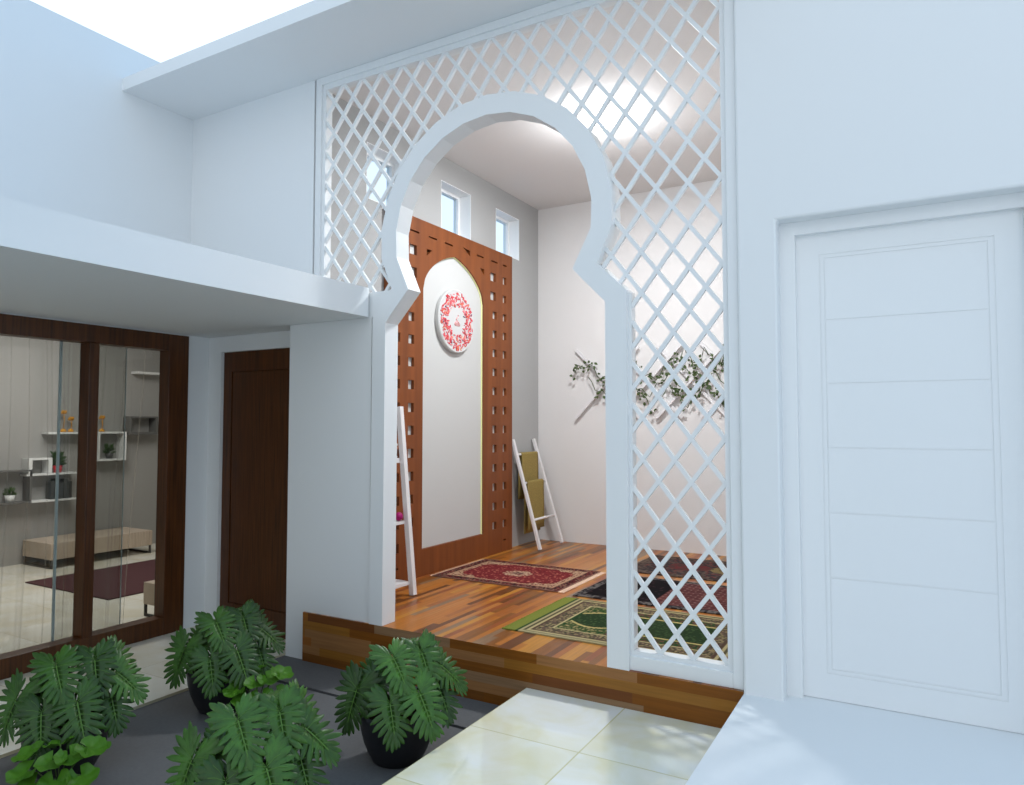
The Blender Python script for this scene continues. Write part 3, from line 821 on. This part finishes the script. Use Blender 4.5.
def make_plant(label):
    t = thing('potted_philodendron', label, 'potted plant', (0, 0, 0), 0, 'potted philodendrons in the courtyard')
    m = MB()
    m.lathe([(0, 0), (.115, 0), (.125, .006), (.150, .05), (.172, .105), (.187, .165), (.195, .225), (.196, .252), (.190, .256), (.181, .250), (.178, .215), (0, .215)], n=48)
    m.build('pot', M['pot'], t)
    m = MB(); m.lathe([(0, .222), (.09, .226), (.176, .217)], n=32); m.build('soil', M['soil'], t)
    # right, front, height, tip (right, front, up), size
    spec = [(-.025, .080, .529, (.063, .090, -.096), 1.0), (.105, .160, .375, (.080, .110, -.150), 1.12), (-.037, .190, .345, (.035, .085, -.160), 1.02), (-.201, .060, .375, (-.075, .060, -.211), 1.08),
            (.118, .0, .523, (.045, .090, -.110), 1.0), (.215, -.020, .447, (.130, .020, -.100), .98), (.170, -.100, .505, (.080, -.020, -.120), .95), (-.140, -.050, .430, (-.090, .0, -.100), .9),
            (.205, .020, .350, (.055, .070, -.122), .95), (.054, -.080, .525, (-.035, -.080, .0), .95), (-.08, -.13, .48, (-.06, -.11, -.05), .95), (.10, -.17, .46, (.05, -.12, -.06), .95), (-.11, .04, .40, (-.06, .09, -.12), .85)]
    for i, (a, f, h, tp, s) in enumerate(spec):
        J = RDIR * a + FDIR * f + Vector((0, 0, h)); tip = RDIR * tp[0] + FDIR * tp[1] + Vector((0, 0, tp[2]))
        hor = Vector((tip.x, tip.y, 0)); nrm = hor.normalized() * .45 + Vector((0, 0, .7)) + FDIR * .55
        lf = bpy.data.objects.new('leaf', LEAVES[i % 3]); COL.objects.link(lf); lf.parent = t
        orient(lf, J, tip, nrm); lf.scale = (s, s, s)
        m = MB(); b0 = RDIR * (a * .15) + FDIR * (f * .15) + Vector((0, 0, .22)); c1 = b0.lerp(J, .5) + Vector((0, 0, .07))
        pts = [b0.lerp(c1, q / 5).lerp(c1.lerp(J, q / 5), q / 5) for q in range(6)]
        m.tube(pts, [.007, .0062, .0056, .005, .0045, .004], 7); m.build('stem', M['stem'], t)
    return t
BA = Vector((-2.34, 2.915, ZG))
p0 = make_plant('split leaf plant in a black pot beside the marble walkway and wooden step'); p0.location = BA
for dx, dy, rz, lab in ((-1.33, -.02, .10, 'split leaf plant in a black pot before the brown door'), (-1.345, -.905, .03, 'split leaf plant in a black pot before the large window'), (-.045, -.895, -.04, 'split leaf plant at the bottom edge, its pot hidden by leaves')):
    p = copy_tree(p0); p.location = BA + Vector((dx, dy, 0)); p.rotation_euler = (0, 0, rz); p['label'] = lab

def round_leaf_mesh(seed):
    r = random.Random(seed); m = MB(); bm = m.bm; R = .064; n = 22; rings = []
    c = bm.verts.new((0, 0, 0))
    for q in (.4, .75, 1.0):
        ring_ = []
        for k in range(n + 1):
            a = PI + .35 - (2 * PI + .7) * 0 - k * (2 * PI - .55) / n - .6
            rr = R * q * (1 + .05 * math.sin(a * 5 + seed) * q); z = .35 * rr * q + .006 * math.sin(a * 6) * q * q
            ring_.append(bm.verts.new((rr * math.cos(a) + .25 * R, rr * math.sin(a), z - .01)))
        rings.append(ring_)
    for k in range(n): bm.faces.new((c, rings[0][k], rings[0][k + 1])).smooth = True
    for r0, r1 in zip(rings, rings[1:]):
        for k in range(n): bm.faces.new((r0[k], r1[k], r1[k + 1], r0[k + 1])).smooth = True
    me = bpy.data.meshes.new('leaf'); bm.to_mesh(me); bm.free(); me.materials.append(M['rleaf']); return me
RL = [round_leaf_mesh(s) for s in range(2)]
def round_plant(label):
    t = thing('round_leaf_plant', label, 'plant', (0, 0, 0), 0, 'round leaved plants between the pots'); r = random.Random(5)
    m = MB(); m.lathe([(0, 0), (.05, 0), (.062, .05), (.07, .10), (.065, .104), (.06, .09), (0, .088)], n=28); m.build('pot', M['pot'], t)
    spec = [(-.10, .06, .19, .35), (.0, .05, .225, .1), (.055, .03, .235, .2), (.12, .0, .25, .3), (-.05, .10, .155, .5), (.04, .12, .17, .45), (-.12, -.03, .23, .2), (.13, .09, .17, .4), (-.02, -.06, .25, .1), (.10, -.08, .22, .2)]
    for i, (a, f, h, tilt) in enumerate(spec):
        J = RDIR * a + FDIR * f + Vector((0, 0, h)); out = RDIR * a + FDIR * (f + .03)
        tip = out.normalized() + Vector((0, 0, -.25 - tilt * .3)); nrm = Vector((0, 0, 1)) + out.normalized() * tilt + FDIR * .22
        lf = bpy.data.objects.new('leaf', RL[i % 2]); COL.objects.link(lf); lf.parent = t; orient(lf, J, tip, nrm)
        m = MB(); b0 = Vector((out.x * .1, out.y * .1, .085)); c1 = b0.lerp(J, .6) + Vector((0, 0, .04))
        m.tube([b0.lerp(c1, q / 4).lerp(c1.lerp(J, q / 4), q / 4) for q in range(5)], .0028, 6); m.build('stem', M['stem'], t)
    return t
r0 = round_plant('round leaved bright green plant beside the pot at the brown door'); r0.location = (-3.36, 2.90, ZG)
r1 = copy_tree(r0); r1.location = (-3.36, 1.80, ZG); r1['label'] = 'round leaved bright green plant before the pot at the window'

# ------------------------------------------------------------------ living-room furniture
be = thing('low_bench', 'long low beige wood cabinet bench on dark metal legs', 'bench', (-9.08, 5.18, ZT))
boxes('body', M['bench'], [(-.33, .30, -.63, .63, .105, .295)], be, .004)
m = MB()
for y in (-.62, .60):
    m = MB(); m.box(-.32, .29, y, y + .02, 0, .02); m.box(-.32, -.30, y, y + .02, .02, .105); m.box(.27, .29, y, y + .02, .02, .105); m.build('leg', M['metal_dark'], be)
cr = MB(); cr.bm.free(); cr.bm = bmesh.new()
cr.prism([(-8.28, 4.04), (-6.77, 4.04), (-6.77, 5.62), (-8.28, 5.62)], ZT + .001, ZT + .012, fn=lambda a, b_, dd: (a, b_, dd))
o = cr.build('area_rug', M['rug_plum']); tag(o, 'plain plum brown rug on the cream tiled living room floor', 'rug')
tb = thing('coffee_table', 'beige block coffee table on a dark frame by the window', 'table', (-5.72, 4.35, ZT))
boxes('body', M['bench'], [(-.24, .24, -.48, .48, .105, .295)], tb, .004)
for y in (-.475, .455):
    m = MB(); m.box(-.235, .235, y, y + .02, 0, .02); m.box(-.235, -.215, y, y + .02, .02, .105); m.box(.215, .235, y, y + .02, .02, .105); m.build('leg', M['metal_dark'], tb)
# wall shelves: X from the wall face -9.45 to -9.29
xs0, xs1 = -9.45, -9.29
def shelf(name, label, mat, lst, parts):
    y0 = lst[0][0]; z0 = lst[0][2]; t = thing(name, label, 'shelf', (xs0, y0, z0), 0, 'wall shelves in the living room')
    for pn, (a, b_, c, dd) in zip(parts, lst): boxes(pn, mat, [(0.001, xs1 - xs0, a - y0, b_ - y0, c - z0, dd - z0)], t)
    return t
shelf('wall_shelf', 'white box wall shelf below the orange flowers', M['shelf_white'], [(4.745, 5.74, 1.238, 1.262), (5.36, 5.385, .905, 1.238), (5.70, 5.74, .905, 1.238), (5.36, 5.74, .88, .905)], ['board', 'side_panel', 'side_panel', 'board'])
shelf('wall_shelf', 'white wall shelf with an open box beside the red pot', M['shelf_white'], [(4.515, 5.10, .735, .757), (4.535, 4.575, .757, .925), (4.76, 4.80, .757, .925), (4.535, 4.80, .925, .947)], ['board', 'side_panel', 'side_panel', 'board'])
shelf('wall_shelf', 'lowest white wall shelf with dark books', M['shelf_white'], [(4.58, 5.10, .410, .432)], ['board'])
shelf('wall_shelf', 'dark grey box wall shelf holding the white pot', M['shelf_grey'], [(4.05, 4.57, .415, .434), (4.05, 4.575, .792, .812), (4.55, 4.575, .434, .792)], ['board', 'board', 'side_panel'])
shelf('wall_shelf', 'dark grey open box in place of a reflection right of the flowers', M['shelf_grey'], [(5.62, 6.03, 1.20 + .02, 1.235 + .02), (5.62, 5.65, 1.255, 1.45), (6.0, 6.03, 1.255, 1.45), (5.62, 6.03, 1.45, 1.47)], ['board', 'side_panel', 'side_panel', 'board']).location.y = 5.78  # box stands in for a dark reflection in the window glass
shelf('wall_shelf', 'short white wall shelf high on the right of the living room', M['shelf_white'], [(5.88, 6.21, 2.06, 2.09)], ['board'])
def small_pot(name, label, loc, mat, h, w_, green, bush):
    t = thing(name, label, 'potted plant', loc); m = MB()
    m.lathe([(0, 0), (w_ * .75, 0), (w_, h), (w_ * .9, h), (w_ * .85, h * .85), (0, h * .85)], n=24); m.build('pot', mat, t)
    m = MB(); r = random.Random(hash(len(label)) % 99)
    for k in range(60):
        d = Vector((r.uniform(-1, 1), r.uniform(-1, 1), r.uniform(.1, 1.3))); c = Vector((0, 0, h * .9)) + Vector((d.x * w_ * .5, d.y * w_ * .5, d.z * bush * .5))
        leaflet(m, c, d, Vector((d.y, -d.x, .6)), bush * .45, bush * .16)
    m.build('foliage', green, t, recalc=False); return t
small_pot('potted_plant', 'small green plant in a red pot on the wall shelf', (-9.36, 4.90, .758), M['red_pot'], .085, .055, M['leaf'], .2)
small_pot('potted_plant', 'small plant in a white pot on the dark shelf', (-9.36, 4.37, .435), M['shelf_white'], .085, .055, M['leaf'], .11)
small_pot('potted_plant', 'small green plant in a dark pot inside the white box shelf', (-9.36, 5.55, .906), M['metal_dark'], .07, .05, M['leaf'], .14)
def flower(label, y, hh):
    t = thing('orange_flower', label, 'flower', (-9.36, y, 1.263), 0, 'orange flowers on the wall shelf'); m = MB()
    m.lathe([(0, 0), (.032, 0), (.036, .012), (.028, .03), (.012, .04), (0, .04)], n=20); m.build('base', M['orange'], t)
    m = MB(); m.tube([(0, 0, .035), (.004, .008, hh * .6), (0, 0, hh)], .005, 6); m.build('stem', M['orange'], t)
    m = MB(); m.ball((0, 0, hh + .02), .028, 12, sc=(1, 1, .85))
    for q in range(10):
        a = q * PI / 5; m.ball((.026 * math.cos(a), .026 * math.sin(a), hh + .018 + .014 * math.sin(2.5 * a)), .012, 8)
    m.build('flower_head', M['orange'], t)
    return t
flower('tallest orange ball flower on the shelf left of the window mullion', 4.955, .23)
flower('short orange ball flower nearest the left side of the window mullion', 5.045, .15)
flower('single orange ball flower on the shelf right of the window mullion', 5.44, .17)
yb = 4.80
for k, (w_, h_) in enumerate(((.05, .22), (.04, .25), (.06, .20), (.045, .24), (.05, .21))):
    o = boxes('book', M['book'], [(-.055, .055, 0, w_ - .004, 0, h_)]); o.location = (-9.365, yb, .432)
    tag(o, 'dark book standing on the lowest white wall shelf', 'book', 'dark books on the lowest wall shelf'); yb += w_ + .003

# ------------------------------------------------------------------ light
wd = bpy.data.worlds.new('overcast_sky'); SC.world = wd; wd.use_nodes = True
nt = wd.node_tree; bg = nt.nodes['Background']
tc = nt.nodes.new('ShaderNodeTexCoord')
def toward(v, a, b):
    d = nt.nodes.new('ShaderNodeVectorMath'); d.operation = 'DOT_PRODUCT'
    nt.links.new(tc.outputs['Generated'], d.inputs[0]); d.inputs[1].default_value = Vector(v).normalized()
    r = nt.nodes.new('ShaderNodeMapRange'); r.interpolation_type = 'SMOOTHSTEP'
    r.inputs['From Min'].default_value = a; r.inputs['From Max'].default_value = b
    nt.links.new(d.outputs['Value'], r.inputs['Value']); return r.outputs['Result']
# blue overhead, paler behind the viewer, a bright veiled patch beyond the house
mx = nt.nodes.new('ShaderNodeMix'); mx.data_type = 'RGBA'
nt.links.new(toward((.3, -.95, -.05), .05, .9), mx.inputs['Factor'])
mx.inputs['A'].default_value = (.50, .82, 1.20, 1); mx.inputs['B'].default_value = (1.03, 1.13, 1.22, 1)
my = nt.nodes.new('ShaderNodeMix'); my.data_type = 'RGBA'
nt.links.new(toward((-.55, .68, .48), .55, .85), my.inputs['Factor'])
nt.links.new(mx.outputs['Result'], my.inputs['A']); my.inputs['B'].default_value = (1.12, 1.25, 1.4, 1)
nt.links.new(my.outputs['Result'], bg.inputs['Color']); bg.inputs['Strength'].default_value = 1.0
def area(name, loc, rot, size, power, color=(1, 1, 1)):
    l = bpy.data.lights.new(name, 'AREA'); l.energy = power; l.color = color; l.shape = 'RECTANGLE'; l.size, l.size_y = size
    o = bpy.data.objects.new(name, l); o.location = loc; o.rotation_euler = rot; COL.objects.link(o); return o
l = bpy.data.lights.new('prayer_lamp', 'POINT'); l.energy = 31; l.color = (.91, .965, 1); l.shadow_soft_size = .12
o = bpy.data.objects.new('prayer_lamp', l); o.location = (LX, LY, ZC - .22); COL.objects.link(o)
area('prayer_lamp_down', (LX, LY, ZC - .09), (0, 0, 0), (.3, .3), 82, (.91, .965, 1))
area('living_fill', (-7.6, 4.2, 2.86), (0, 0, 0), (1.6, 1.6), 92, (1, .985, .97))  # unseen area light added under the ceiling to light the living room

# ------------------------------------------------------------------ camera
cam = bpy.data.cameras.new('camera'); co = bpy.data.objects.new('camera', cam); COL.objects.link(co)
cam.sensor_width = 36; cam.lens = 708.2 / 1024 * 36
co.location = (0, 0, 1.35); co.rotation_euler = (PI / 2 + .046012, 0, .51981)
cam.clip_start = .05
SC.camera = co
vs = SC.view_settings
vs.view_transform = 'Standard'; vs.look = 'None'; vs.gamma = 1; vs.use_curve_mapping = False; vs.exposure = 0
SC.cycles.use_denoising = True
